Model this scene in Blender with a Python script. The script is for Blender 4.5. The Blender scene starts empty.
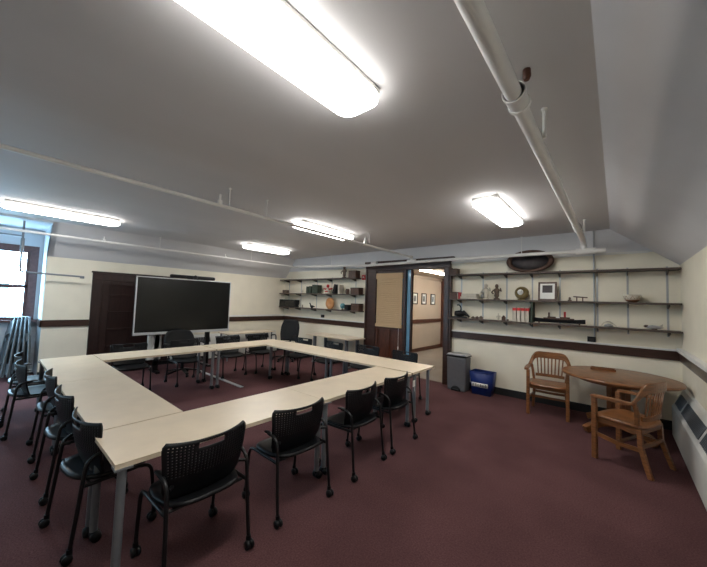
import bpy, math, random
from mathutils import Vector, Matrix
random.seed(7)
C = bpy.context.scene.collection
PI = math.pi

# ------------------------------------------------------------------ camera
def make_camera():
    f, yaw, p, r = 310.109, 0.70422, 0.05630, 0.03322
    fw = Vector((-math.sin(yaw)*math.cos(p), math.cos(yaw)*math.cos(p), math.sin(p)))
    r0 = Vector((math.cos(yaw), math.sin(yaw), 0)); u0 = r0.cross(fw)
    rr = r0*math.cos(r) + u0*math.sin(r); uu = u0*math.cos(r) - r0*math.sin(r)
    m = Matrix((rr, uu, -fw)).transposed().to_4x4(); m.translation = Vector((0, 0, 1.7))
    cam = bpy.data.cameras.new('camera'); cam.sensor_width = 36; cam.lens = f/707*36
    cam.clip_start = 0.05
    o = bpy.data.objects.new('camera', cam); C.objects.link(o); o.matrix_world = m
    bpy.context.scene.camera = o
make_camera()

# ------------------------------------------------------------------ world, exposure
LAMP = 12.5       # emission of the ceiling fixtures
HALL = 5.0
SKY = 20.0
w = bpy.data.worlds.new('sky'); bpy.context.scene.world = w; w.use_nodes = True
bg = w.node_tree.nodes['Background']
bg.inputs[0].default_value = (0.45, 0.75, 1.0, 1); bg.inputs[1].default_value = SKY
vs = bpy.context.scene.view_settings
vs.view_transform = 'Standard'; vs.look = 'None'; vs.exposure = 0.92; vs.gamma = 1; vs.use_curve_mapping = False
pl = bpy.data.lights.new('window_portal', 'AREA'); pl.shape = 'RECTANGLE'; pl.size = 1.5; pl.size_y = 1.25
pl.cycles.is_portal = True
po = bpy.data.objects.new('window_portal', pl); C.objects.link(po)
po.location = (-9.45, 0.03, 1.8); po.rotation_euler = (0, -PI/2, 0)
pl2 = pl.copy(); pl2.size = .8; pl2.size_y = .95
po2 = bpy.data.objects.new('window_portal', pl2); C.objects.link(po2)
po2.location = (-6.9, -2.72, 1.62); po2.rotation_euler = (PI/2, 0, 0)  # portal for the added window behind the camera

# ------------------------------------------------------------------ materials
def srgb(r, g, b):
    f = lambda c: (c/255/12.92) if c/255 <= .04045 else ((c/255+.055)/1.055)**2.4
    return (f(r), f(g), f(b), 1)
def mat(name, col, rough=.5, metal=0, noise=0, scale=20, bump=0, stretch=None, spec=None, bscale=None, coat=0):
    m = bpy.data.materials.new(name); m.use_nodes = True
    nt = m.node_tree; b = nt.nodes['Principled BSDF']
    b.inputs['Roughness'].default_value = rough; b.inputs['Metallic'].default_value = metal
    if spec is not None: b.inputs['Specular IOR Level'].default_value = spec
    if coat: b.inputs['Coat Weight'].default_value = coat; b.inputs['Coat Roughness'].default_value = .15
    col = col if len(col) == 4 else tuple(col)+(1,)
    b.inputs['Base Color'].default_value = col
    if noise or bump:
        tc = nt.nodes.new('ShaderNodeTexCoord'); mp = nt.nodes.new('ShaderNodeMapping')
        mp.inputs['Scale'].default_value = stretch or (1, 1, 1)
        nt.links.new(tc.outputs['Object'], mp.inputs[0])
    if noise:
        n = nt.nodes.new('ShaderNodeTexNoise'); n.inputs['Scale'].default_value = scale
        n.inputs['Detail'].default_value = 5
        nt.links.new(mp.outputs[0], n.inputs['Vector'])
        cr = nt.nodes.new('ShaderNodeValToRGB')
        cr.color_ramp.elements[0].position = .3; cr.color_ramp.elements[1].position = .7
        cr.color_ramp.elements[0].color = tuple(c*(1-noise) for c in col[:3])+(1,)
        cr.color_ramp.elements[1].color = tuple(min(1, c*(1+noise)) for c in col[:3])+(1,)
        nt.links.new(n.outputs['Fac'], cr.inputs[0]); nt.links.new(cr.outputs[0], b.inputs['Base Color'])
    if bump:
        n2 = nt.nodes.new('ShaderNodeTexNoise'); n2.inputs['Scale'].default_value = bscale or scale
        nt.links.new(mp.outputs[0], n2.inputs['Vector'])
        bp = nt.nodes.new('ShaderNodeBump'); bp.inputs['Strength'].default_value = bump
        bp.inputs['Distance'].default_value = .02
        nt.links.new(n2.outputs['Fac'], bp.inputs['Height']); nt.links.new(bp.outputs[0], b.inputs['Normal'])
    return m
def emit(name, col, s):
    m = bpy.data.materials.new(name); m.use_nodes = True
    b = m.node_tree.nodes['Principled BSDF']
    b.inputs['Base Color'].default_value = (.8, .8, .8, 1)
    b.inputs['Emission Color'].default_value = tuple(col)+(1,); b.inputs['Emission Strength'].default_value = s
    return m

def carpet_mat():
    m = bpy.data.materials.new('burgundy_carpet'); m.use_nodes = True
    nt = m.node_tree; b = nt.nodes['Principled BSDF']; b.inputs['Roughness'].default_value = .95
    b.inputs['Specular IOR Level'].default_value = .15
    tc = nt.nodes.new('ShaderNodeTexCoord')
    def no(s, d=4):
        n = nt.nodes.new('ShaderNodeTexNoise'); n.inputs['Scale'].default_value = s; n.inputs['Detail'].default_value = d
        nt.links.new(tc.outputs['Object'], n.inputs['Vector']); return n
    a, c = no(90), no(1.6)
    r1 = nt.nodes.new('ShaderNodeValToRGB')
    r1.color_ramp.elements[0].position = .3; r1.color_ramp.elements[1].position = .7
    r1.color_ramp.elements[0].color = (.082, .036, .038, 1); r1.color_ramp.elements[1].color = (.145, .068, .070, 1)
    r2 = nt.nodes.new('ShaderNodeValToRGB')
    r2.color_ramp.elements[0].position = .35; r2.color_ramp.elements[1].position = .65
    r2.color_ramp.elements[0].color = (.85, .85, .85, 1); r2.color_ramp.elements[1].color = (1.1, 1.1, 1.1, 1)
    mx = nt.nodes.new('ShaderNodeMix'); mx.data_type = 'RGBA'; mx.blend_type = 'MULTIPLY'; mx.inputs[0].default_value = 1
    nt.links.new(a.outputs[0], r1.inputs[0]); nt.links.new(c.outputs[0], r2.inputs[0])
    nt.links.new(r1.outputs[0], mx.inputs[6]); nt.links.new(r2.outputs[0], mx.inputs[7])
    nt.links.new(mx.outputs[2], b.inputs['Base Color'])
    bp = nt.nodes.new('ShaderNodeBump'); bp.inputs['Strength'].default_value = .5; bp.inputs['Distance'].default_value = .01
    nt.links.new(no(220, 2).outputs[0], bp.inputs['Height']); nt.links.new(bp.outputs[0], b.inputs['Normal'])
    return m

M = dict(
 carpet=carpet_mat(),
 wall=mat('cream_wall', (.82, .76, .625), .7, noise=.03, scale=3, bump=.06, bscale=40),
 ceil=mat('grey_ceiling', (.64, .63, .64), .75, noise=.06, scale=.8, bump=.7, bscale=1.3, stretch=(1, .35, 1)),
 soffit=mat('pale_plaster', (.66, .66, .68), .75, noise=.04, scale=1.2, bump=.2, bscale=1.6),
 dormer=mat('dormer_paint', (.58, .62, .66), .6, noise=.03, scale=2, bump=.05),
 rail=mat('dark_mahogany', (.042, .017, .011), .35, noise=.35, scale=6, stretch=(1, 1, 8)),
 door=mat('dark_door_wood', (.022, .009, .0075), .38, noise=.3, scale=5, stretch=(6, 6, 1)),
 brown=mat('brown_panel_wood', (.085, .028, .014), .4, noise=.35, scale=6, stretch=(6, 6, 1)),
 base=mat('black_baseboard', (.012, .012, .013), .5, noise=.2),
 white=mat('white_enamel', (.76, .75, .72), .4, noise=.03, scale=3),
 pipe=mat('white_pipe_paint', (.78, .77, .75), .4, noise=.04, scale=5),
 rad=mat('radiator_paint', (.66, .65, .61), .45, noise=.05, scale=4),
 dark=mat('dark_grille', (.012, .012, .013), .6, noise=.2),
 top=mat('maple_laminate', (.76, .64, .485), .32, noise=.05, scale=5, stretch=(1, 1, 1)),
 edge=mat('laminate_edge', (.55, .47, .36), .5, noise=.05),
 leg=mat('grey_powder_coat', (.20, .215, .235), .38, metal=.3, noise=.05),
 blk=mat('black_plastic', (.0045, .005, .0065), .45, noise=.15, scale=30, spec=.32),
 blkm=mat('black_metal_tube', (.005, .005, .006), .35, metal=.1, noise=.1),
 fab=mat('black_fabric', (.009, .009, .010), .9, noise=.3, scale=80),
 screen=mat('dark_screen_glass', (.008, .009, .009), .22, noise=.05, scale=1),
 silver=mat('silver_bezel', (.62, .63, .64), .3, metal=.3, noise=.02),
 shelf=mat('grey_brown_shelf', (.085, .062, .050), .55, noise=.25, scale=8, stretch=(1, 8, 8)),
 std=mat('shelf_standard_metal', (.42, .44, .46), .35, metal=.5, noise=.05),
 oak=mat('golden_oak', (.22, .088, .030), .35, noise=.35, scale=7, stretch=(1.5, 1.5, 9), coat=.3),
 oakd=mat('darker_oak', (.17, .062, .022), .35, noise=.35, scale=7, stretch=(1.5, 1.5, 9), coat=.3),
 oaktop=mat('polished_oak_top', (.06, .038, .024), .16, noise=.3, scale=5, stretch=(1, 8, 1), coat=.6),
 bin=mat('grey_bin_plastic', (.115, .115, .125), .4, noise=.06),
 lid=mat('silver_lid', (.35, .35, .36), .3, metal=.5, noise=.04),
 blue=mat('blue_bin_plastic', (.006, .025, .16), .42, noise=.08),
 paper=mat('white_paper', (.75, .75, .72), .7, noise=.03),
 blind=mat('tan_woven_blind', (.52, .37, .22), .8, noise=.08, scale=30, stretch=(1, 1, 6)),
 hallw=mat('hall_wall_paint', (.50, .40, .31), .6, noise=.03, scale=2),
 hallf=mat('hall_floor_tile', (.27, .24, .21), .25, noise=.06, scale=2),
 glassb=mat('painted_daylight_glass', (.20, .42, .62), .08, noise=.1, scale=1.5, stretch=(1, 1, 1)),  # blue base colour stands in for daylight reflected in the glass
 red=mat('red_paint', (.45, .02, .02), .45, noise=.1), gold=mat('olive_gold', (.14, .10, .035), .4, metal=.4, noise=.3),
 cream=mat('cream_board', (.55, .50, .42), .6, noise=.06), green=mat('dark_green_cloth', (.035, .05, .035), .7, noise=.2),
 bronze=mat('bronze_figure', (.11, .07, .045), .5, noise=.4, scale=30), ivory=mat('ivory_ceramic', (.52, .47, .38), .35, noise=.12, scale=20),
 orange=mat('turned_light_wood', (.50, .24, .09), .4, noise=.2, scale=9), cyan=mat('teal_globe', (.12, .32, .36), .4, noise=.5, scale=14),
 walnut=mat('walnut_box', (.075, .036, .022), .5, noise=.35, scale=9), grey=mat('grey_photo', (.16, .18, .19), .3, noise=.6, scale=8),
 galv=mat('folded_grey_metal', (.13, .15, .165), .4, metal=.4, noise=.1), teal=mat('outside_wall', (.06, .12, .12), .8, noise=.2),
 winf=mat('brown_window_wood', (.10, .05, .05), .45, noise=.2), art=mat('dark_seascape', (.035, .028, .03), .6, noise=.8, scale=5),
 lamp=emit('lit_diffuser', (1.0, .975, .93), LAMP), lamps=emit('lit_diffuser_edge', (1.0, .975, .93), LAMP*.5), hlamp=emit('hall_diffuser', (1, .90, .76), HALL*3),
)
gm = bpy.data.materials.new('window_glass'); gm.use_nodes = True
nt = gm.node_tree; nt.nodes.clear()
o_ = nt.nodes.new('ShaderNodeOutputMaterial'); t_ = nt.nodes.new('ShaderNodeBsdfTransparent'); g_ = nt.nodes.new('ShaderNodeBsdfGlossy')
g_.inputs['Roughness'].default_value = .05; x_ = nt.nodes.new('ShaderNodeMixShader'); x_.inputs[0].default_value = .06
nt.links.new(t_.outputs[0], x_.inputs[1]); nt.links.new(g_.outputs[0], x_.inputs[2]); nt.links.new(x_.outputs[0], o_.inputs[0])
M['glass'] = gm

# ------------------------------------------------------------------ mesh builder
class MB:
    def __init__(s): s.v = []; s.f = []; s.sm = []
    def add(s, vs_, fs_, smooth=False):
        n = len(s.v); s.v += [Vector(p) for p in vs_]
        for f in fs_: s.f.append(tuple(i+n for i in f)); s.sm.append(smooth)
        return s
    def box(s, a, b, rot=None, piv=None):
        x0, y0, z0 = a; x1, y1, z1 = b
        vs_ = [Vector(p) for p in ((x0,y0,z0),(x1,y0,z0),(x1,y1,z0),(x0,y1,z0),(x0,y0,z1),(x1,y0,z1),(x1,y1,z1),(x0,y1,z1))]
        if rot is not None:
            pv = Vector(piv) if piv is not None else sum(vs_, Vector())/8
            vs_ = [rot @ (p-pv) + pv for p in vs_]
        return s.add(vs_, [(0,3,2,1),(4,5,6,7),(0,1,5,4),(1,2,6,5),(2,3,7,6),(3,0,4,7)])
    def tube(s, pts, r, n=10, cap=True, flat=1.0):
        pts = [Vector(p) for p in pts]; rs = r if isinstance(r, (list, tuple)) else [r]*len(pts)
        up = None; rings = []
        for i, p in enumerate(pts):
            d = (pts[min(i+1, len(pts)-1)] - pts[max(i-1, 0)]).normalized()
            if up is None:
                up = Vector((0, 0, 1)) if abs(d.z) < .9 else Vector((0, 1, 0))
            a = d.cross(up).normalized(); up = a.cross(d).normalized()
            rings.append([p + (a*math.cos(2*PI*k/n) + up*math.sin(2*PI*k/n)*flat)*rs[i] for k in range(n)])
        vs_ = [q for rg in rings for q in rg]; fs_ = []
        for i in range(len(pts)-1):
            for k in range(n):
                k2 = (k+1) % n; fs_.append((i*n+k, i*n+k2, (i+1)*n+k2, (i+1)*n+k))
        s.add(vs_, fs_, True)
        if cap:
            s.add(rings[0], [tuple(range(n))[::-1]]); s.add(rings[-1], [tuple(range(n))])
        return s
    def bar(s, pts, w, h):      # rectangular section bar along a path, section width w (horizontal), h (vertical)
        pts = [Vector(p) for p in pts]; rings = []
        for i, p in enumerate(pts):
            d = (pts[min(i+1, len(pts)-1)] - pts[max(i-1, 0)]).normalized()
            if abs(d.z) > .92: a = Vector((1, 0, 0)); b = Vector((0, 1, 0))
            else: a = d.cross(Vector((0, 0, 1))).normalized(); b = a.cross(d).normalized()
            rings.append([p+a*w/2+b*h/2, p-a*w/2+b*h/2, p-a*w/2-b*h/2, p+a*w/2-b*h/2])
        fs_ = []
        for i in range(len(pts)-1):
            for k in range(4): fs_.append((i*4+k, i*4+(k+1) % 4, (i+1)*4+(k+1) % 4, (i+1)*4+k))
        fs_ += [(3, 2, 1, 0), tuple((len(pts)-1)*4+k for k in range(4))]
        return s.add([q for rg in rings for q in rg], fs_)
    def lathe(s, prof, c=(0, 0, 0), n=24, sx=1, sy=1, axis='z'):
        vs_ = []
        for (r, z) in prof:
            for k in range(n):
                a = 2*PI*k/n; x, y = r*math.cos(a)*sx, r*math.sin(a)*sy
                p = (x, y, z) if axis == 'z' else ((x, z, y) if axis == 'y' else (z, x, y))
                vs_.append(Vector(p)+Vector(c))
        fs_ = []
        for i in range(len(prof)-1):
            for k in range(n): fs_.append((i*n+k, i*n+(k+1) % n, (i+1)*n+(k+1) % n, (i+1)*n+k))
        s.add(vs_, fs_, True)
        m = len(prof)
        if prof[0][0] > 1e-5: s.add(vs_[:n], [tuple(range(n))[::-1]])
        if prof[-1][0] > 1e-5: s.add(vs_[(m-1)*n:], [tuple(range(n))])
        return s
    def prism(s, poly, lo, hi, axis='y'):
        def P(a, b, t): return {'y': (a, t, b), 'x': (t, a, b), 'z': (a, b, t)}[axis]
        n = len(poly); vs_ = [P(a, b, lo) for a, b in poly] + [P(a, b, hi) for a, b in poly]
        fs_ = [tuple(range(n))[::-1], tuple(range(n, 2*n))]+[(k, (k+1) % n, n+(k+1) % n, n+k) for k in range(n)]
        return s.add(vs_, fs_)
    def build(s, name, m, parent=None, bevel=0, solid=0, subs=0):
        vs_ = s.v; off = Vector((0, 0, 0))
        if parent is None:
            xs = [p.x for p in vs_]; ys = [p.y for p in vs_]; zs = [p.z for p in vs_]
            off = Vector(((min(xs)+max(xs))/2, (min(ys)+max(ys))/2, min(zs)))
        me = bpy.data.meshes.new(name); me.from_pydata([p-off for p in vs_], [], s.f)
        import bmesh
        bm = bmesh.new(); bm.from_mesh(me); 
        bmesh.ops.remove_doubles(bm, verts=bm.verts, dist=1e-6) if solid else None
        bmesh.ops.recalc_face_normals(bm, faces=bm.faces)
        bm.to_mesh(me); bm.free()
        if not solid:
            for i, p in enumerate(me.polygons):
                p.use_smooth = s.sm[i] if i < len(s.sm) else False
        else:
            for p in me.polygons: p.use_smooth = True
        me.materials.append(M[m] if isinstance(m, str) else m)
        o = bpy.data.objects.new(name, me); C.objects.link(o); o.location = off
        if parent is not None: o.parent = parent; o.location = (0, 0, 0)
        if solid:
            md = o.modifiers.new('solid', 'SOLIDIFY'); md.thickness = solid; md.offset = 0
        if bevel:
            md = o.modifiers.new('bevel', 'BEVEL'); md.width = bevel; md.segments = 2; md.limit_method = 'ANGLE'
        if subs:
            md = o.modifiers.new('subs', 'SUBSURF'); md.levels = subs; md.render_levels = subs
        return o
def tag(o, label, cat, group=None, kind=None):
    if label: o['label'] = label
    if cat: o['category'] = cat
    if group: o['group'] = group
    if kind: o['kind'] = kind
    return o
def thing(name, loc, label, cat, rz=0, group=None):
    o = bpy.data.objects.new(name, None); C.objects.link(o); o.empty_display_size = .1
    o.location = loc; o.rotation_euler = (0, 0, rz); return tag(o, label, cat, group)
def copy_tree(o, parent=None):
    c = o.copy(); C.objects.link(c)
    if parent is not None: c.parent = parent
    for ch in list(o.children): copy_tree(ch, c)
    return c
def struct(name, mb, m, **k): return tag(mb.build(name, m, **k), None, None, None, 'structure')
def B(a, b, **k): return MB().box(a, b, **k)
def arc(pts, n=6):
    """Catmull-Rom smoothing of a path"""
    P = [Vector(p) for p in pts]; out = []
    for i in range(len(P)-1):
        p0 = P[max(i-1, 0)]; p1 = P[i]; p2 = P[i+1]; p3 = P[min(i+2, len(P)-1)]
        for k in range(n):
            t = k/n
            out.append(.5*((2*p1)+(p2-p0)*t+(2*p0-5*p1+4*p2-p3)*t*t+(3*p1-p0-3*p2+p3)*t**3))
    return out+[P[-1]]

# ------------------------------------------------------------------ room shell
XL, XR, YB, YF = -8.53, .71, 6.49, -2.6
HC = 3.01; HW = 2.38; SL = -8.05; SR = -.07; DY0, DY1, XW = -.95, .72, -9.35
struct('floor', B((XL, YF, -.1), (XR, YB, 0)).box((XW-.15, DY0, -.1), (XL, DY1, 0)), 'carpet')
struct('ceiling', B((SL, YF, HC), (SR, YB+.1, HC+.1)), 'ceil')
struct('trim_1', MB().prism([(XL, HW), (SL, HC), (SL, HC+.1), (XL-.12, HW+.1), (XL-.12, HW)], DY1, YB+.1), 'ceil')
struct('trim_2', MB().prism([(XL, HW), (SL, HC), (SL, HC+.1), (XL-.12, HW+.1), (XL-.12, HW)], YF, DY0), 'ceil')
struct('trim_3', MB().prism([(SR, HC), (XR, HW), (XR+.12, HW), (XR+.12, HW+.1), (SR, HC+.12)], YF, YB+.1), 'soffit')
struct('wall_left', B((XL-.12, DY1, -.1), (XL, YB+.1, HW)).box((XL-.12, YF, -.1), (XL, DY0, HW)), 'wall')
struct('wall_right', B((XR, YF, -.1), (XR+.12, YB+.1, HW)), 'wall')
FX0, FX1, FZ0, FZ1 = -7.3, -6.5, 1.15, 2.10
struct('wall_front', B((XL-.1, YF-.1, -.1), (FX0, YF, HC+.1)).box((FX1, YF-.1, -.1), (XR+.1, YF, HC+.1))
       .box((FX0, YF-.1, -.1), (FX1, YF, FZ0)).box((FX0, YF-.1, FZ1), (FX1, YF, HC+.1)), 'wall')
fw_ = MB().box((FX0, YF-.08, FZ0), (FX0+.07, YF+.02, FZ1)).box((FX1-.07, YF-.08, FZ0), (FX1, YF+.02, FZ1)).box((FX0+.07, YF-.08, FZ0), (FX1-.07, YF+.02, FZ0+.07)).box((FX0+.07, YF-.08, FZ1-.07), (FX1-.07, YF+.02, FZ1))
fw_.box((FX0+.07, YF-.06, 1.68), (FX1-.07, YF-.02, 1.73))
struct('added_window', fw_, 'winf')  # added window, out of view, to bring bluish daylight onto the left floor
# back wall with the partition opening between X=-5.06 and X=-2.73
PX0, PX1, PZ = -5.02, -2.73, 2.70
struct('wall_back', B((XL, YB, -.1), (PX0, YB+.12, 2.6)).box((PX1, YB, -.1), (XR, YB+.12, 2.6))
       .box((PX0, YB, PZ), (PX1, YB+.12, 2.72)), 'wall')
struct('trim_4', B((XL, YB+.001, 2.6), (PX0, YB+.12, HC+.05)).box((PX1, YB+.001, 2.6), (XR, YB+.12, HC+.05)).box((PX0, YB+.001, 2.72), (PX1, YB+.12, HC+.05)), 'soffit')
struct('trim_5', B((-7.9, YB-.02, 2.585), (PX0, YB, 2.62)).box((PX1, YB-.02, 2.585), (.38, YB, 2.62)), 'white')
# dormer around the window
struct('wall_dormer', MB().prism([(XW, -.05), (XL-.12, -.05), (XL, HW-.0), (SL, HC), (XW, HC)], DY1, DY1+.08)
       .prism([(XW, -.05), (XL, -.05), (XL, HW), (SL, HC), (XW, HC)], DY0-.08, DY0), 'dormer')
struct('ceiling_dormer', B((XW, DY0, HC-.04), (SL, DY1, HC+.06)), 'dormer')
WY0, WY1, WZ0, WZ1 = -.58, .66, 1.10, 2.62
struct('wall_window', B((XW-.12, DY0, -.1), (XW, DY1+.08, WZ0)).box((XW-.12, DY0, WZ1), (XW, DY1+.08, HC+.06))
       .box((XW-.12, DY0, WZ0), (XW, WY0, WZ1)).box((XW-.12, WY1, WZ0), (XW, DY1+.08, WZ1)), 'dormer')
wf = MB()
for (a, b) in (((WY0, WZ0+.05), (WY0+.12, WZ1-.14)), ((WY1-.12, WZ0+.05), (WY1, WZ1-.14)), ((WY0, WZ1-.14), (WY1, WZ1)), ((WY0, WZ0-.02), (WY1, WZ0+.05))):
    wf.box((XW-.09, a[0], a[1]), (XW+.03, b[0], b[1]))
win = struct('window_1', wf, 'winf')
# parts given in the window's local frame
wx, wy, wz = win.location
def W(a, b): return MB().box((a[0]-wx, a[1]-wy, a[2]-wz), (b[0]-wx, b[1]-wy, b[2]-wz))
sa = W((XW-.05, WY0+.12, 1.74), (XW-.01, WY1-.12, 1.81))
sa.box((XW-.05-wx, WY1-.17-wy, WZ0+.05-wz), (XW-.01-wx, WY1-.12-wy, WZ1-.14-wz)).box((XW-.05-wx, WY0+.12-wy, WZ0+.05-wz), (XW-.01-wx, WY0+.17-wy, WZ1-.14-wz))
sa.build('sash', 'winf', win)
W((XW-.035, WY0+.13, WZ0+.05), (XW-.03, WY1-.13, WZ1-.14)).build('pane', 'glass', win)
W((XW-.01, WY0-.05, WZ0-.05), (XW+.14, WY1+.05, WZ0-.01)).build('sill', 'winf', win)
mull = MB()
for k in range(1, 3):
    y = WY0+.12+(WY1-WY0-.24)*k/3
    mull.box((XW-.045-wx, y-.008-wy, 2.2-wz), (XW-.025-wx, y+.008-wy, WZ1-.14-wz))
for z in (2.2, 2.33): mull.box((XW-.045-wx, WY0+.12-wy, z-.008-wz), (XW-.025-wx, WY1-.12-wy, z+.008-wz))
mull.build('glazing_bar', 'winf', win)

# wooden chair rail, baseboards
R0, R1 = .995, 1.125
struct('trim_6', B((XL, YB-.03, R0), (PX0, YB, R1)).box((XL, YB-.045, R1-.02), (PX0, YB, R1+.004)), 'rail')
struct('trim_7', B((PX1, YB-.03, R0), (XR, YB, R1)).box((PX1, YB-.045, R1-.02), (XR, YB, R1+.004)), 'rail')
struct('trim_8', B((XR-.03, YF, R0), (XR, YB-.03, R1)).box((XR-.045, YF, R1-.02), (XR, YB-.03, R1+.004)), 'rail')
struct('trim_9', B((XL, DY1-.02, R0), (XL+.03, 1.43, R1)).box((XL, 2.98, R0), (XL+.03, YB-.03, R1)).box((XL-.5, DY1-.03, R0), (XL+.03, DY1, R1)), 'rail')
struct('trim_10', B((XR-.06, YF, R1+.004), (XR, YB-.03, R1+.05)), 'white')
struct('trim_11', B((XL, YB-.035, R1+.006), (PX0, YB, R1+.03)).box((PX1, YB-.035, R1+.006), (XR-.06, YB, R1+.03)).box((XL, 3.0, R1+.006), (XL+.03, YB-.035, R1+.05)), 'white')
struct('baseboard_back', B((XL, YB-.02, 0), (PX0, YB, .13)).box((PX1, YB-.02, 0), (XR, YB, .13)), 'base')
struct('baseboard_left', B((XL, DY1, 0), (XL+.02, 1.43, .13)).box((XL, 2.98, 0), (XL+.02, YB-.02, .13)), 'base')
struct('baseboard_right', B((XR-.02, YF, 0), (XR, YB-.02, .13)), 'base')

# door in the left wall (dark, mostly behind the screen)
dy0, dy1, dh = 1.43, 2.98, 2.14
dc = MB().box((XL+.001, dy0, 0), (XL+.05, dy0+.17, dh-.17)).box((XL+.001, dy1-.17, 0), (XL+.05, dy1, dh-.17)).box((XL+.001, dy0, dh-.17), (XL+.05, dy1, dh-.02)).box((XL+.001, dy0-.02, dh-.02), (XL+.07, dy1+.02, dh+.015))
d1 = struct('door_1', dc, 'door', bevel=.006)
ox, oy, oz = d1.location
lf = MB().box((XL+.001-ox, dy0+.17-oy, 0), (XL+.012-ox, dy1-.17-oy, dh-.17))
for k in range(5):
    z = .12+k*.375
    for (a, b) in ((dy0+.30, dy1-.30),):
        lf.box((XL+.005-ox, a-oy, z), (XL+.03-ox, b-oy, z+.05))
lf.box((XL+.005-ox, dy0+.17-oy, 0), (XL+.03-ox, dy0+.31-oy, dh-.17)).box((XL+.005-ox, dy1-.31-oy, 0), (XL+.03-ox, dy1-.17-oy, dh-.17))
lf.box((XL+.005-ox, dy0+.31-oy, dh-.27), (XL+.03-ox, dy1-.31-oy, dh-.17))
lf.build('door_leaf', 'door', d1, bevel=.004)
MB().box((XL+.03-ox, 2.30-oy, 1.03), (XL+.045-ox, 2.46-oy, 1.07)).build('door_handle', 'leg', d1)

# partition with a blind, painted reflection strip, opening and post (in the back wall)
fr = MB().box((PX0+.02, YB-.06, 0), (-4.70, YB+.16, 2.49)).box((-3.90, YB-.06, 0), (-3.83, YB+.16, 2.49)).box((PX0+.02, YB-.065, 2.49), (PX1, YB+.16, PZ-.02))
fr.box((-4.70, YB-.03, 2.40), (-3.90, YB+.10, 2.49)).box((-5.03, YB-.09, 0), (-4.98, YB-.001, PZ-.02)).box((-5.06, YB-.1, PZ-.02), (PX1+.08, YB-.001, PZ+.03))
pt = struct('door_2', fr, 'rail', bevel=.006)
px, py, pz = pt.location
def L(a, b): return MB().box((a[0]-px, a[1]-py, a[2]-pz), (b[0]-px, b[1]-py, b[2]-pz))
pn = L((-4.70, YB-.0, 0), (-3.90, YB+.05, 1.12))
for (x0, x1) in ((-4.70, -4.63), (-4.34, -4.27), (-3.97, -3.90)): pn.box((x0-px, YB-.035-py, .14), (x1-px, YB-py, 1.02))
for (z0, z1) in ((0, .14), (1.02, 1.16)): pn.box((-4.70-px, YB-.035-py, z0), (-3.90-px, YB-py, z1))
pn.build('wood_panel', 'brown', pt, bevel=.006)
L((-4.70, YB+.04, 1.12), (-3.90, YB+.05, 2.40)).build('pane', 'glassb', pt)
post = struct('trim_12', B((-2.85, YB-.12, 0), (-2.735, YB+.16, 2.489)).box((-2.735, YB-.10, 0), (-2.70, YB-.001, 2.489)), 'rail', bevel=.006)
bl = thing('window_blind', (-4.295, YB-.05, 1.08), 'tan woven roman blind pulled down over the dark wood partition', 'blind')
bm_ = MB()
for k in range(26):
    z = .07+k*.047
    bm_.prism([(-.005, z), (-.014, z+.012), (-.010, z+.047), (-.002, z+.047)], -.375, .375, axis='x')
o = bm_.build('blind_cloth', 'blind', bl)
MB().box((-.39, -.035, 1.20), (.39, .01, 1.34)).build('valance', 'blind', bl, bevel=.004)
MB().box((-.39, -.03, 0), (.39, -.002, .075)).build('bottom_hem', 'blind', bl, bevel=.006)
MB().tube([(.30, -.02, .03), (.30, -.022, -.42)], .004, 6).lathe([(.0, -.52), (.013, -.5), (.014, -.45), (.006, -.42), (0, -.42)], (.30, -.022, 0), 8).build('pull_cord', 'paper', bl)
# glass door leaf swung out into the hall
dl = thing('glass_door', (-3.86, YB+.18, 0), 'open dark framed door with a tall glass pane coloured as reflected blue daylight, swung into the hallway', 'door', rz=math.radians(118))
MB().box((0, -.02, 0), (.09, .02, 2.44)).box((.75, -.02, 0), (.84, .02, 2.44)).box((.09, -.02, 0), (.75, .02, .2)).box((.09, -.02, 2.33), (.75, .02, 2.44)).build('door_frame', 'rail', dl)
MB().box((.09, -.006, .2), (.75, .006, 2.33)).build('pane', 'glassb', dl)  # blue of the reflected daylight is put into the pane colour
# strip in the opening edge, coloured as daylight reflected in the door glass
sg = struct('painted_reflection', B((-3.83, YB+.02, .06), (-3.735, YB+.04, 2.49)), 'glassb')
struct('trim_13', B((-3.735, YB-.0, 0), (-3.70, YB+.08, 2.49)).box((-3.83, YB, 0), (-3.735, YB+.08, .06)), 'rail')

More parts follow.
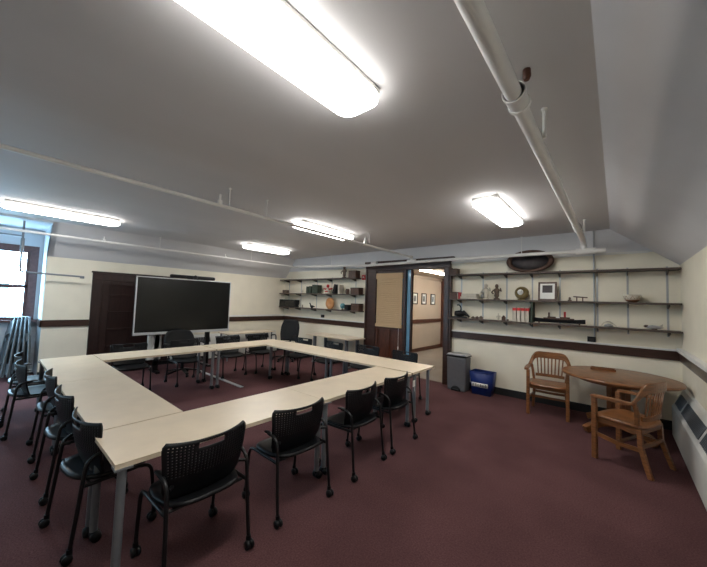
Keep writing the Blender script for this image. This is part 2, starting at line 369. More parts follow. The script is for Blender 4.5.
# hallway beyond
HX, HY = -5.36, 11.75
struct('floor_hall', B((HX-.1, YB, -.1), (1.2, 16, 0.0)), 'hallf')
struct('wall_hall_left', B((HX-.1, YB+.12, 0), (HX, 13.6, 2.72)), 'hallw')
struct('wall_hall_end', B((HX-.1, 13.6, 0), (1.2, 13.7, 2.72)), 'hallw')
struct('wall_hall_right', B((1.1, YB+.12, 0), (1.2, 13.6, 2.72)), 'hallw')
struct('ceiling_hall', B((HX-.1, YB+.12, 2.70), (1.2, 13.7, 2.8)), 'hallw')
struct('trim_14', B((HX, YB+.2, R0), (HX+.03, HY, R1)).box((HX, YB+.2, 0), (HX+.03, HY, .12)).box((HX-.05, HY, 0), (HX+.12, HY+.16, 2.7)), 'brown')
struct('trim_15', B((HX+.0, YB+.2, 2.60), (HX+.04, HY, 2.68)), 'hallw')
for y, wd, labs in ((9.62, .34, 'black framed picture on the hallway wall, left of three'), (10.28, .34, 'black framed picture on the hallway wall, middle of three'), (11.0, .34, 'black framed picture on the hallway wall, right of three')):
    t = thing('framed_picture', (HX+.001, y, 1.66), labs, 'picture', group='framed pictures in the hallway')
    MB().box((0, -wd/2, 0), (.03, wd/2, .03)).box((0, -wd/2, .37), (.03, wd/2, .40)).box((0, -wd/2, .03), (.03, -wd/2+.03, .37)).box((0, wd/2-.03, .03), (.03, wd/2, .37)).build('frame', 'blk', t)
    MB().box((0, -wd/2+.03, .03), (.012, wd/2-.03, .37)).build('mat_board', 'paper', t)
    MB().box((.012, -wd/2+.1, .1), (.014, wd/2-.1, .30)).build('print', 'grey', t)
t = thing('hallway_light', (-4.2, 9.8, 2.70), 'long warm ceiling light glimpsed through the hallway opening', 'ceiling light')
MB().box((-.09, -1.9, -.03), (.09, 1.9, 0)).build('housing', 'white', t); MB().box((-.08, -1.88, -.075), (.08, 1.88, -.03)).build('diffuser', 'hlamp', t)

# ------------------------------------------------------------------ ceiling fixtures
def fixture(x, y0, y1, label):
    t = thing('ceiling_light', (x, (y0+y1)/2, HC), label, 'ceiling light', group='wraparound ceiling lights')
    h = (y1-y0)/2
    MB().box((-.145, -h+.02, -.045), (.145, h-.02, 0)).build('housing', 'white', t, bevel=.015)
    prof = [(.135, -.046), (.155, -.052), (.155, -.085), (.125, -.103), (.085, -.108), (0, -.11)]
    # rounded-rectangle outline lofted downwards
    rings = []; n = 8
    for (wd, z) in prof[:-1]:
        hh = h-(.155-wd); rc = min(.09, wd*.6); ring = []
        for cx_, cy_, a0 in ((wd-rc, hh-rc, 0), (-wd+rc, hh-rc, 90), (-wd+rc, -hh+rc, 180), (wd-rc, -hh+rc, 270)):
            for k in range(n+1):
                a = math.radians(a0+90*k/n); ring.append((cx_+rc*math.cos(a), cy_+rc*math.sin(a), z))
        rings.append(ring)
    m = len(rings[0]); vs_ = [p for r in rings for p in r]; fs_ = []
    for i in range(len(rings)-1):
        for k in range(m): fs_.append((i*m+k, i*m+(k+1) % m, (i+1)*m+(k+1) % m, (i+1)*m+k))
    mb = MB().add(vs_, fs_, True); mb.add(rings[0], [tuple(range(m))]); mb.add(rings[-1], [tuple(range(m))[::-1]])
    df = mb.build('diffuser', 'lamp', t); df.data.materials.append(M['lamps'])
    for p in df.data.polygons:
        if p.normal.z > -.6: p.material_index = 1     # the dimmer rim of the lens
    return t
fixture(-1.235, .22, 1.50, 'large bright ceiling light at the top centre, nearest the camera')
fixture(-1.20, 3.76, 5.12, 'ceiling light on the right, beside the thick white pipe')
fixture(-4.05, 3.25, 4.60, 'ceiling light in the middle, crossed by the thin white pipe')
fixture(-6.85, .05, 1.46, 'long ceiling light at the left edge above the window')
fixture(-6.85, 3.95, 5.22, 'ceiling light farthest away, above the wall screen')

# ------------------------------------------------------------------ pipes
def hanger(t, x, y, z, top=HC, r=.006):
    m = MB().tube([(x, y, z), (x, y, top)], r, 6); m.lathe([(.02, top-.012), (.02, top)], (x, y, 0), 10)
    return m.build('hanger', 'pipe', t)
t = thing('sprinkler_pipe', (-3.55, 2, 2.80), 'thin white sprinkler pipe crossing the ceiling past the middle light', 'pipe')
MB().tube([(0, -4.4, 0), (0, 4.19, -.06)], .020, 10).build('pipe_run', 'pipe', t)
for y in (-.18, .34, 2.6): hanger(t, 0, y, 0, HC-2.80)
for y in (-.18, 2.6):
    MB().lathe([(.03, -.03), (.03, .03)], (0, y-.12, 0), 10).tube([(0, y-.12, 0), (0, y-.12, .1)], .014, 8).build('sprinkler_head', 'pipe', t)
MB().tube([(0, 4.05, -.06), (0, 4.21, -.06)], .034, 10).build('tee_fitting', 'pipe', t)
t = thing('sprinkler_pipe', (-7.85, 2, 2.74), 'thin white pipe running along the slope above the wall screen', 'pipe')
MB().tube([(-.12, -4.4, 0), (.12, 4.22, -.03)], .022, 10).build('pipe_run', 'pipe', t)
for y in (.0, 2.3): hanger(t, 0, y+.45, 0, HC-2.74-.02+(.0), .006)
for y in (-.55, 2.0): MB().lathe([(.032, -.03), (.032, .03)], (-.02, y, 0), 10).tube([(-.02, y, 0), (-.02, y, .09)], .012, 8).build('sprinkler_head', 'pipe', t)
t = thing('steam_pipe', (-.40, 2, 2.82), 'thick white pipe with couplings running down the right of the ceiling', 'pipe')
MB().tube([(0, -4.5, 0), (0, 4.06, -.02), (0, 4.16, -.05), (0, 4.19, -.12)], .040, 18).build('pipe_run', 'pipe', t)
for y in (-.22, 3.25):
    MB().tube([(0, y-.07, 0), (0, y+.07, 0)], .052, 16).tube([(0, y-.07, 0), (0, y-.045, 0)], .058, 16).tube([(0, y+.045, 0), (0, y+.07, 0)], .058, 16).build('coupling', 'pipe', t)
for y in (.30, 3.6): hanger(t, .05, y, -.01, HC-2.82, .012)
MB().lathe([(.014, .13), (.022, .15), (.020, HC-2.82)], (.035, -.15, 0), 10).build('sprinkler_cap', 'brown', t)
t = thing('header_pipe', (-3.9, 6.19, 2.635), 'white pipe running along the back wall above the shelves and doorway', 'pipe')
MB().tube([(-3.80, 0, .08), (-.9, 0, -.025), (1.2, 0, -.005), (3.70, 0, -.005)], .030, 14).build('pipe_run', 'pipe', t)
MB().tube([(3.40, 0, -.01), (3.66, 0, -.01)], .05, 14).tube([(3.66, 0, -.01), (3.78, 0, -.01)], .036, 14).tube([(3.5, 0, 0), (3.5, 0, .09)], .045, 12).build('tee_fitting', 'pipe', t)
MB().tube([(.25, 0, .01), (.45, 0, .01)], .045, 12).tube([(.35, 0, 0), (.35, 0, .07)], .03, 10).build('tee_fitting', 'pipe', t)
MB().tube([(-.78, 0, .02), (-.62, 0, .02)], .045, 12).build('tee_fitting', 'pipe', t)
for x in (-2.2, 2.6): hanger(t, x, 0, 0, HC-2.68)
# drop pipe with valve in front of the window
t = thing('drop_pipe', (-8.3, .36, 2.03), 'grey bent pipe dropping in front of the window and turning right', 'pipe')
MB().tube(arc([(0, 0, .98), (0, 0, .1), (0, .03, .01), (0, .12, 0), (0, .86, -.02)], 5), .017, 10).build('pipe_run', 'leg', t)
MB().tube([(0, 0, .40), (0, 0, .62)], .028, 10).build('valve', 'leg', t)
MB().tube([(0, -1.2, .66), (0, 0, .66)], .014, 8).build('branch', 'leg', t)
MB().tube([(0, .84, -.03), (0, .90, -.03)], .027, 10).build('end_cap', 'leg', t)
# cable conduit on back wall
t = thing('cable_conduit', (-.28, 6.47, 1.2), 'thin grey conduit dropping down the back wall behind the shelves to an outlet', 'conduit')
MB().tube([(0, 0, 1.8), (0, 0, .62), (.0, 0, .03)], .011, 8).build('pipe_run', 'std', t)
for (x, z, lab) in ((-.32, 1.20, 'small black outlet box on the back wall above the right chair rail'), (-6.65, 1.22, 'small black outlet box below the left shelves')):
    t = thing('outlet_box', (x, YB, z-.04), lab, 'outlet')
    MB().box((-.055, -.045, 0), (.055, 0, .085)).build('box', 'blk', t, bevel=.004); MB().box((-.03, -.048, .02), (.03, -.045, .065)).build('socket', 'dark', t)

# ------------------------------------------------------------------ radiators
def radiator(name, loc, rz, ln, label, panels):
    t = thing(name, loc, label, 'radiator', rz=rz)
    # local: back at y=0, front at y=-.15, along +x ; height .67
    MB().prism([(0, .03), (-.15, .03), (-.15, .42), (-.135, .44), (-.035, .655), (0, .67)], 0, ln, axis='x').build('housing', 'rad', t, bevel=.004)
    MB().box((.0, -.14, 0), (ln, -.01, .03)).build('plinth', 'base', t)
    for (a, b) in panels:
        q = lambda s: (-.135+.10*s, .44+.215*s)
        p0, p1 = q(.14), q(.74)
        n_ = (-.012, .0056)
        g = MB().prism([p0, p1, (p1[0]+n_[0]*.3, p1[1]+n_[1]*.3), (p0[0]+n_[0]*.3, p0[1]+n_[1]*.3)], a, b, axis='x').build('grille', 'dark', t)
        m = MB(); k = a+.02
        while k < b:
            m.prism([p0, p1, (p1[0]+n_[0], p1[1]+n_[1]), (p0[0]+n_[0], p0[1]+n_[1])], k, k+.009, axis='x'); k += .042
        m.build('slats', 'leg', g)
    return t
# right wall: local +x must run along -Y (so that front faces -X)
radiator('radiator', (XR, 6.15, 0), -PI/2, 7.0, 'long white radiator cover with grilles along the right wall', [(.10, .50), (.62, 1.62), (1.72, 2.72), (2.82, 3.82), (3.92, 4.92)])
radiator('radiator', (XL, 3.05, 0), PI/2, 3.1, 'white radiator cover against the far wall below the screen', [(.2, .95), (1.1, 1.8), (2.0, 2.8)])
radiator('radiator', (XW, -.90, 0), PI/2, 1.02, 'white radiator cover under the window at the left edge', [(.1, .5), (.6, 1.0)])

# ------------------------------------------------------------------ tables
def table(cx, cy, rz, ln, dp, label, h=.725, ins=.03):
    t = thing('training_table', (cx, cy, 0), label, 'table', rz=rz, group='maple laminate training tables')
    MB().box((-ln/2+.002, -dp/2, h-.004), (ln/2-.002, dp/2, h)).box((-ln/2+.004, -dp/2+.002, h-.03), (ln/2-.004, dp/2-.002, h-.004)).build('tabletop', 'top', t)
    MB().box((-ln/2+.12, -dp/2+.12, h-.05), (ln/2-.12, -dp/2+.15, h-.03)).box((-ln/2+.12, dp/2-.15, h-.05), (ln/2-.12, dp/2-.12, h-.03)).build('under_rail', 'leg', t)
    for sx in (-1, 1):
        for sy in (-1, 1):
            x, y = sx*(ln/2-.045), sy*(dp/2-ins)
            l = MB().tube([(x, y, .07), (x, y, h-.03)], .024, 14).box((x-.045, y-.04, h-.04), (x+.045, y+.04, h-.03)).build('leg', 'leg', t)
            MB().lathe([(.0, -.02), (.030, -.018), (.034, 0), (.030, .018), (0, .02)], (x+.012, y-.018, .034), 14, axis='y').lathe([(.0, -.02), (.030, -.018), (.034, 0), (.030, .018), (0, .02)], (x+.012, y+.022, .034), 14, axis='y').tube([(x, y, .03), (x, y, .085)], .019, 10).build('caster', 'blk', l)
    return t
table(-5.41, .835, 0, 1.74, .59, 'maple table farthest left in the left row, by the window')
table(-3.668, .835, 0, 1.74, .59, 'maple table of the left row, butting against the nearest table')
table(-2.482, 1.36, PI/2, 1.66, .605, 'nearest maple table, its corner jutting out at the bottom left')
table(-2.482, 3.035, PI/2, 1.69, .605, 'maple table of the near row ending at the right corner, white tag below')
table(-5.97, 1.972, PI/2, 1.67, .63, 'maple table of the screen-side row, in front of the dark door')
table(-5.97, 3.66, PI/2, 1.67, .63, 'maple table of the screen-side row, reaching the far corner')
table(-4.782, 4.215, math.radians(1), 1.73, .68, 'maple table of the shelf-side row, starting at the far corner', ins=.10)
table(-3.05, 4.245, math.radians(1), 1.73, .69, 'maple table of the shelf-side row at the right end, by the doorway', ins=.13)
t = thing('paper_tag', (-2.125, 3.845, .56), 'small white paper tag hanging from the right table corner', 'tag')
MB().box((-.002, -.03, 0), (.002, .03, .085)).build('card', 'paper', t); MB().tube([(0, 0, .08), (0, 0, .135)], .002, 5).tube([(0, .01, 0), (.0, .03, -.07)], .003, 5).build('string', 'paper', t)

# ------------------------------------------------------------------ stacking chairs
def back_surface(u, v):
    # u in -1..1 across, v in 0..1 upwards
    z = .455+.355*v
    wd = .240+.038*v
    if v > .85: wd *= math.sqrt(max(0, 1-((v-.85)/.15)**2))*.10+.90
    if v < .2: wd *= .90+.10*(v/.2)
    x = wd*u
    z += .010*abs(u)**3*(v**3)
    y = -.165-.04*v + .075*(u*u)*(.5+.5*v) - .05*(1-v)**3*-1
    return (x, y, z)
def make_back(parent):
    m = MB(); NU, NV = 26, 20
    g = lambda i, j: Vector(back_surface(-1+2*i/NU, j/NV))
    for i in range(NU):
        for j in range(NV):
            c = [g(i, j), g(i+1, j), g(i+1, j+1), g(i, j+1)]
            slot = (j in (17, 18) and 9 <= i <= 16)
            if slot: continue
            solid = i < 1 or i >= NU-1 or j < 8 or j >= NV-1 or (j >= 16 and 8 <= i <= 17)
            if solid: m.add(c, [(0, 1, 2, 3)]); continue
            ce = sum(c, Vector())/4; off = (c[1]-c[0])*(.25 if j % 2 else -.25)*0
            inner = [ce+(p-ce)*.36 for p in c]
            m.add(c+inner, [(0, 1, 5, 4), (1, 2, 6, 5), (2, 3, 7, 6), (3, 0, 4, 7)])
    return m.build('backrest', 'blk', parent, solid=.009)
def make_seat(parent):
    m = MB(); rings = 6; n = 32; vs_ = []
    def P(r, a):
        c, s_ = math.cos(a), math.sin(a); e = .62
        x = .25*r*math.copysign(abs(c)**e, c); y = .235*r*math.copysign(abs(s_)**e, s_)
        if y < 0: x *= 1+.12*y/.225*-1*0 - .10*(-y/.225)
        z = .455 - .022*(1-r**3) - (.028*max(0, y/.225)**3) + .018*(max(0, -y/.225)**2)*r
        return (x, y-.01, z)
    vs_.append(Vector(P(0, 0)))
    for i in range(1, rings+1):
        for k in range(n): vs_.append(Vector(P(i/rings, 2*PI*k/n)))
    fs_ = [(0, 1+k, 1+(k+1) % n) for k in range(n)]
    for i in range(rings-1):
        for k in range(n): fs_.append((1+i*n+k, 1+i*n+(k+1) % n, 1+(i+1)*n+(k+1) % n, 1+(i+1)*n+k))
    m.add(vs_, fs_, True)
    return m.build('seat', 'blk', parent, solid=.024)
def make_stack_chair(label):
    t = thing('stacking_chair', (0, 0, 0), label, 'chair', group='black perforated chairs around the tables')
    make_seat(t); make_back(t)
    for s_ in (-1, 1):
        x = .256*s_
        rear = arc([(x*1.03, -.25, .075), (x*1.01, -.225, .30), (x, -.205, .50), (x, -.19, .58), (x, -.14, .618), (x, -.07, .622)], 6)
        fr_ = MB().tube(rear, .0125, 9)
        fr_.tube(arc([(x, .235, .075), (x, .215, .30), (x, .195, .40), (x, .14, .435), (x, .0, .438), (x, -.20, .44)], 6), .0125, 9)
        fr_.build('side_frame', 'blkm', t)
        MB().tube([(x, -.14, .618), (x, -.11, .628), (x, -.07, .633), (x, -.03, .628)], [.014, .02, .021, .015], 8, flat=.5).build('arm_pad', 'blk', t)
        for (yy, xx) in ((.237, x), (-.251, x*1.03)):
            MB().lathe([(0, -.012), (.026, -.011), (.030, 0), (.026, .011), (0, .012)], (xx-.014, yy-.012, .030), 12, axis='x').lathe([(0, -.012), (.026, -.011), (.030, 0), (.026, .011), (0, .012)], (xx+.014, yy-.012, .030), 12, axis='x').tube([(xx, yy, .03), (xx, yy, .085)], .017, 9).build('caster', 'blk', t)
    m = MB().tube([(-.247, .14, .425), (.247, .14, .425)], .011, 8).tube([(-.247, -.16, .43), (.247, -.16, .43)], .011, 8)
    m.box((-.10, -.16, .418), (-.08, .14, .432)).box((.08, -.16, .418), (.10, .14, .432))
    m.build('seat_rail', 'blkm', t)
    for s_ in (-1, 1): MB().tube([(.247*s_, -.195, .57), (.215*s_, -.165, .57)], .012, 8).build('back_bracket', 'blkm', t)
    return t
first = make_stack_chair('')
used = [False]
def chair(x, y, deg, label):
    c = first if not used[0] else copy_tree(first)
    used[0] = True
    c.location = (x, y, 0); c.rotation_euler = (0, 0, math.radians(deg)); c['label'] = label; return c
# near row, backs towards the open floor
chair(-2.18, .99, 91, 'black chair at the near tables, closest to the camera, back towards us')
chair(-2.19, 1.78, 88, 'black chair at the near tables, second from the camera')
chair(-2.18, 2.60, 93, 'black chair at the near tables, third from the camera')
chair(-2.20, 3.31, 91, 'black chair at the near tables, last before the hanging white tag')
# left row
chair(-2.93, .66, 6, 'black chair in the left row, closest to the camera')
chair(-3.77, .65, 2, 'black chair in the left row, second from the camera')
chair(-4.67, .66, -2, 'black chair in the left row, third from the camera')
chair(-5.55, .48, 2, 'black chair in the left row, fourth from the camera')
chair(-6.25, .50, -4, 'black chair at the far end of the left row, by the window')
# screen side row
chair(-6.42, 1.68, -92, 'black chair on the screen side, in front of the dark door')
chair(-6.45, 2.62, -88, 'black chair on the screen side, at the middle below the screen')
chair(-6.45, 3.52, -92, 'black chair on the screen side, right of the screen')
chair(-6.40, 4.24, -88, 'black chair on the screen side, nearest the far corner')
# shelf side row
chair(-5.45, 4.60, 184, 'black chair on the shelf side, in front of the office chair')
chair(-4.60, 4.70, 178, 'black chair on the shelf side, in front of the small wall table')
chair(-3.80, 4.86, 186, 'black chair on the shelf side, in front of the dark post and blind')
chair(-2.94, 4.82, 178, 'black chair on the shelf side, in front of the glass door')
# spare chair under the screen
def mesh_chair(loc, rz, label, h, name, kids=True):
    t = thing(name, loc, label, 'chair', rz=rz)
    MB().lathe([(.0, .43), (.22, .43), (.25, .455), (.25, .48), (.22, .50), (0, .505)], n=24, sx=1, sy=.98).build('seat', 'fab', t)
    m = MB(); NU, NV = 10, 12; vs_ = []; fs_ = []
    for j in range(NV+1):
        v = j/NV; z = .52+(h-.52)*v; wd = .25*(1-.25*max(0, (v-.6)/.4)**2)*(.85+.15*min(1, v/.3))
        for i in range(NU+1):
            u = -1+2*i/NU; vs_.append((wd*u, -.22-.10*v+.07*u*u, z-.03*abs(u)**3*v))
    for j in range(NV):
        for i in range(NU): a = j*(NU+1)+i; fs_.append((a, a+1, a+NU+2, a+NU+1))
    m.add(vs_, fs_, True); m.build('backrest', 'fab', t, solid=.05)
    for s_ in (-1, 1):
        MB().tube(arc([(s_*.22, -.1, .46), (s_*.30, -.08, .50), (s_*.30, -.05, .66), (s_*.29, .1, .69), (s_*.28, .2, .685)], 4), .017, 8, flat=.8).build('armrest', 'blk', t)
    MB().tube([(0, 0, .12), (0, 0, .43)], .028, 12).build('column', 'blkm', t)
    MB().tube([(0, -.2, .45), (0, -.27, .5), (0, -.25, .65)], .025, 8).build('spine', 'blkm', t)
    for k in range(5):
        a = 2*PI*k/5+.3; x, y = .29*math.cos(a), .29*math.sin(a)
        l = MB().bar([(0, 0, .13), (x*.5, y*.5, .11), (x, y, .075)], .045, .03).build('base_leg', 'blkm', t)
        MB().lathe([(0, -.02), (.028, -.018), (.030, 0), (.028, .018), (0, .02)], (x, y, .030), 12, axis='x').tube([(x, y, .03), (x, y, .075)], .012, 8).build('caster', 'blk', l)
    return t
oc_ = mesh_chair((-7.02, 5.42, 0), math.radians(200), 'black high-backed office chair with armrests in the far corner', 1.12, 'office_chair')
oc_.scale = (1.15, 1, 1)
sc_ = mesh_chair((-7.12, 2.80, 0), math.radians(-90), 'black office chair standing right under the wall screen', .93, 'office_chair')
sc_.scale = (1.2, 1, 1)

# ------------------------------------------------------------------ screen
t = thing('presentation_screen', (-7.62, 3.02, 0), 'large black presentation screen in a silver frame standing before the far wall', 'screen')
hw = 1.035; z0, z1 = .835, 2.075
MB().box((-.04, -hw, z0), (.02, hw, z1)).build('back_housing', 'dark', t, bevel=.006)
MB().box((.0, -hw, z0), (.035, hw, z0+.055)).box((.0, -hw, z1-.018), (.035, hw, z1)).box((.0, -hw, z0+.055), (.035, -hw+.022, z1-.018)).box((.0, hw-.022, z0+.055), (.035, hw, z1-.018)).build('bezel', 'silver', t, bevel=.003)
MB().box((.02, -hw+.022, z0+.055), (.028, hw-.022, z1-.018)).build('display', 'screen', t)
for s_ in (-.55, .55):
    MB().box((-.12, s_-.05, .05), (-.06, s_+.05, z0+.5)).build('post', 'blkm', t, bevel=.004)
    MB().box((-.38, s_-.04, 0), (.12, s_+.04, .05)).build('foot', 'blkm', t, bevel=.01)
MB().box((-.11, -.6, .16), (-.06, .6, .24)).build('crossbar', 'blkm', t)
MB().box((-.14, -.72, .28), (-.06, -.46, .82)).build('equipment_box', 'rad', t, bevel=.01)
t = thing('video_bar', (-7.60, 3.12, 2.077), 'black video conference bar with round camera on top of the screen', 'video bar')
MB().tube([(0, -.50, .045), (0, -.47, .047), (0, .47, .047), (0, .50, .045)], [.035, .043, .043, .035], 16).build('housing', 'blk', t)
MB().lathe([(0, .0), (.045, .0), (.05, .03), (.03, .045), (0, .046)], (.03, .02, .05), 16, axis='x').build('camera_lens', 'blkm', t)
MB().box((-.03, -.12, 0), (.03, .12, .02)).build('mount', 'blk', t)

t = thing('side_table', (-8.05, 4.88, 0), 'narrow maple table against the far wall right of the screen', 'table')
MB().box((-.25, -.74, .70), (.25, .74, .73)).build('tabletop', 'top', t, bevel=.003)
for sx in (-.19, .19):
    for sy in (-.68, .68): MB().tube([(sx, sy, 0), (sx, sy, .70)], .022, 12).build('leg', 'leg', t)
t = thing('side_table', (-5.80, 6.12, 0), 'maple wall table with grey legs under the left shelves', 'table')
MB().box((-.80, -.32, .72), (.82, .30, .75)).build('tabletop', 'top', t, bevel=.003)
for sx in (-.55, .62):
    MB().box((sx-.03, -.25, .03), (sx+.03, -.17, .72)).build('leg', 'leg', t, bevel=.006)
    MB().box((sx-.03, .17, .03), (sx+.03, .25, .72)).build('leg', 'leg', t, bevel=.006)
    MB().box((sx-.04, -.28, 0), (sx+.04, .27, .03)).build('foot', 'leg', t, bevel=.006)
tag(B((-7.45, 3.19, 0), (-5.42, 3.26, .012)).build('cable_cover', 'silver', bevel=.004), 'pale cable cover strip lying across the carpet under the far tables', 'cable cover')

# folded things leaning by the window
for k in range(5):
    x = -8.90+.0*k; y = .22+.085*k
    t = thing('folded_chair', (x+.05*k, y, 0), 'folded grey metal chair leaning by the window, ' + ['leftmost of the five', 'second of five from the left', 'middle one of the five', 'fourth of five from the left', 'rightmost of the five, by the dormer corner'][k], 'folding chair', group='folded metal chairs by the window')
    t.rotation_euler = (math.radians(-9+2*k), math.radians(-14), math.radians(8))
    MB().tube([(-.22, 0, .02), (-.22, 0, 1.16), (.0, 0, 1.20), (.22, 0, 1.16), (.22, 0, .02)], .016, 8).build('outer_frame', 'galv', t)
    MB().tube([(-.19, .02, .02), (-.19, .02, .80)], .014, 8).tube([(.19, .02, .02), (.19, .02, .80)], .014, 8).build('inner_frame', 'galv', t)
    MB().box((-.19, -.015, .86), (.19, .005, 1.12)).build('backrest', 'galv', t, bevel=.01)
    MB().box((-.18, .01, .30), (.18, .035, .72)).build('seat', 'galv', t, bevel=.01)
tag(B((-15, -4, -3), (-14, .42, 1.95)).build('neighbour_wall', 'teal'), 'teal grey building wall seen through the lower window pane', 'building')

# ------------------------------------------------------------------ shelves
def shelf(x0, x1, z, label, d=.25):
    o = tag(B((x0, YB-d, z-.028), (x1, YB-.006, z)).build('wall_shelf', 'shelf', bevel=.003), label, 'shelf', 'wall shelves')
    return o
ZR = (1.425, 1.82, 2.325); ZL = (1.445, 1.885, 2.325)
for z, n_ in zip(ZR, ('lowest', 'middle', 'top')): shelf(-2.68, XR-.012, z, f'{n_} long dark shelf right of the doorway')
for z, n_, xe in zip(ZL, ('lowest', 'middle', 'top'), (-5.110, -5.110, -5.230)): shelf(-8.50, xe, z, f'{n_} dark shelf left of the doorway, in the far corner')
names = ['first', 'second', 'third', 'fourth', 'fifth', 'sixth', 'seventh', 'eighth']
def standard(x, zs, label, g):
    t = thing('shelf_standard', (x, YB, 0), label, 'shelf bracket', group=g)
    MB().box((-.012, -.006, zs[0]-.10), (.012, 0, zs[2]+.04)).build('upright', 'std', t)
    for z in zs:
        MB().prism([(-.006, z-.03), (-.22, z-.03), (-.22, z-.045), (-.04, z-.085), (-.006, z-.085)], -.007, .007, axis='x').build('bracket', 'shelf', t)
for i, x in enumerate((-2.50, -2.06, -1.615, -1.18, -.755, -.24, .135, .575)):
    standard(x, ZR, f'{names[i]} shelf upright from the doorway under the right shelves', 'uprights of the right shelves')
for i, x in enumerate((-8.3, -7.690, -6.960, -6.330, -5.420)):
    standard(x, ZL, f'{names[i]} shelf upright from the far corner under the left shelves', 'uprights of the left shelves')

# ---- things on the shelves
YS = YB-.13
def one(name, mb, m, label, cat, group=None, bevel=0): return tag(mb.build(name, m, bevel=bevel), label, cat, group)
def wbox(x0, x1, z, h, label, y0=-.10, y1=.09):
    t = thing('wooden_box', ((x0+x1)/2, YS, z), label, 'box'); w_ = (x1-x0)/2
    MB().box((-w_, y0, 0), (w_, y1, h*.78)).build('box_body', 'walnut', t, bevel=.004)
    MB().box((-w_-.003, y0-.003, h*.79), (w_+.003, y1+.003, h)).build('lid', 'walnut', t, bevel=.004)
wbox(-5.380, -5.120, ZL[0], .19, 'brown wooden box at the right end of the lowest left shelf')
wbox(-5.420, -5.140, ZL[1], .17, 'brown wooden box at the right end of the middle left shelf')
wbox(-5.510, -5.260, ZL[2], .19, 'brown wooden box at the right end of the top left shelf')
wbox(-2.67, -2.52, ZR[1], .14, 'dark wooden box at the doorway end of the middle right shelf', -.10)
wbox(-2.68, -2.53, ZR[2]-.0, .12, 'dark wooden box at the doorway end of the top right shelf')
def book(x0, x1, z, h, m, label, group, lean=0, y0=-.09, y1=.08, band=None):
    t = thing('book', ((x0+x1)/2, YS, z), label, 'book', group=group); w_ = (x1-x0)/2
    t.rotation_euler = (0, math.radians(lean), 0)
    MB().box((-w_, y0, 0), (-w_+.004, y1, h)).box((w_-.004, y0, 0), (w_, y1, h)).box((-w_, y0, 0), (w_, y0+.004, h)).build('cover', m, t)
    MB().box((-w_+.004, y0+.004, .004), (w_-.004, y1-.006, h-.006)).build('pages', 'cream', t)
    if band: MB().box((-w_-.0008, y0-.0012, h*.76), (w_+.0008, y0+.003, h*.95)).build('spine_band', band, t)
    return t
# red-topped binders right lower shelf
for k, x in enumerate((-1.465, -1.395, -1.325, -1.255)):
    book(x, x+.062, ZR[0], .26, 'cream', ('leftmost', 'second', 'third', 'rightmost')[k]+' of four cream volumes with red spine tops', 'cream volumes with red spine tops', band='red')
one('bookend', B((-1.165, YB-.24, ZR[0]), (-1.135, YB-.02, ZR[0]+.36)), 'green', 'olive upright divider standing right of the cream volumes', 'bookend', bevel=.003)
# green books left middle shelf
for k, (x, wd, h) in enumerate(((-7.210, .10, .21), (-7.090, .09, .22), (-6.950, .12, .26), (-6.825, .12, .25))):
    book(x, x+wd, ZL[1], h, 'green', ('leftmost', 'second', 'third', 'rightmost')[k]+' of the four thick green books on the left middle shelf', 'thick green books')
book(-6.110, -6.020, ZL[1], .27, 'blk', 'black book leaning on the left middle shelf', None, lean=14)
book(-5.890, -5.830, ZL[1], .25, 'cream', 'pale book standing behind the black leaning book', None)
# stacked flat books right middle shelf
for k in range(2):
    t = thing('book', (-2.27, YS, ZR[1]+k*.055), ('lower', 'upper')[k]+' cream book lying flat on the right middle shelf', 'book', group='flat cream books')
    MB().box((-.17+.02*k, -.10, 0), (.17-.02*k, .08, .006)).box((-.17+.02*k, -.10, .044), (.17-.02*k, .08, .050)).box((-.17+.02*k, -.10, 0), (-.165+.02*k, .08, .05)).build('cover', 'ivory', t)
    MB().box((-.165+.02*k, -.095, .006), (.165-.02*k, .075, .044)).build('pages', 'cream', t)
book(-2.49, -2.445, ZR[1], .13, 'red', 'small red book standing left of the flat cream books', None, y0=-.09, y1=-.0)
book(-2.512, -2.492, ZR[1], .12, 'cream', 'thin pale book left of the small red book', None)
# figurines
def figurine(x, z, h, m, label, cat='figurine', m2=None):
    t = thing('figurine', (x, YS, z), label, cat); s = h/.30
    MB().lathe([(0, 0), (.055, 0), (.055, .02), (.03, .03), (0, .03)], n=14).build('base', m2 or m, t)
    MB().lathe([(.026, .028), (.045, .07), (.038, .11), (.05, .16), (.055, .19), (.03, .215), (.018, .225)], n=14, sy=.75).build('body', m, t)
    MB().lathe([(0, .215), (.022, .225), (.034, .25), (.030, .28), (.012, .298), (0, .30)], n=14).build('head', m2 or m, t)
    MB().tube(arc([(-.045, 0, .19), (-.085, -.02, .14), (-.05, -.05, .11)], 4), .012, 7).tube(arc([(.045, 0, .19), (.085, -.02, .16), (.075, -.04, .22)], 4), .012, 7).build('arms', m, t)
    t.scale = (s, s, s); return t
figurine(-1.965, ZR[1], .31, 'ivory', 'pale ceramic figurine with large rounded head on the right middle shelf', m2='ivory')
figurine(-1.765, ZR[1], .30, 'bronze', 'brown figurine standing right of the pale one', m2='bronze')
t = thing('glass_vase', (-2.0, YS-.04, ZR[1]), 'small clear-grey vase left of the pale figurine', 'vase')
MB().lathe([(.025, 0), (.045, .03), (.05, .08), (.02, .12), (.03, .16), (.026, .16), (.015, .12), (.0, .02)], n=16).build('vase_body', 'lid', t); t.location = (-2.045, YS+.06, ZR[1]); t.scale = (.8, .8, .9)
t = thing('figurine', (-6.370, YS, ZL[1]), 'red and white robed figure with outstretched arms on the left middle shelf', 'figurine')
MB().lathe([(.11, 0), (.09, .06), (.06, .13), (.035, .17), (0, .18)], n=14, sy=.6).build('robe', 'ivory', t)
MB().lathe([(0, .17), (.035, .18), (.045, .22), (.03, .26), (0, .27)], n=12).build('head', 'red', t)
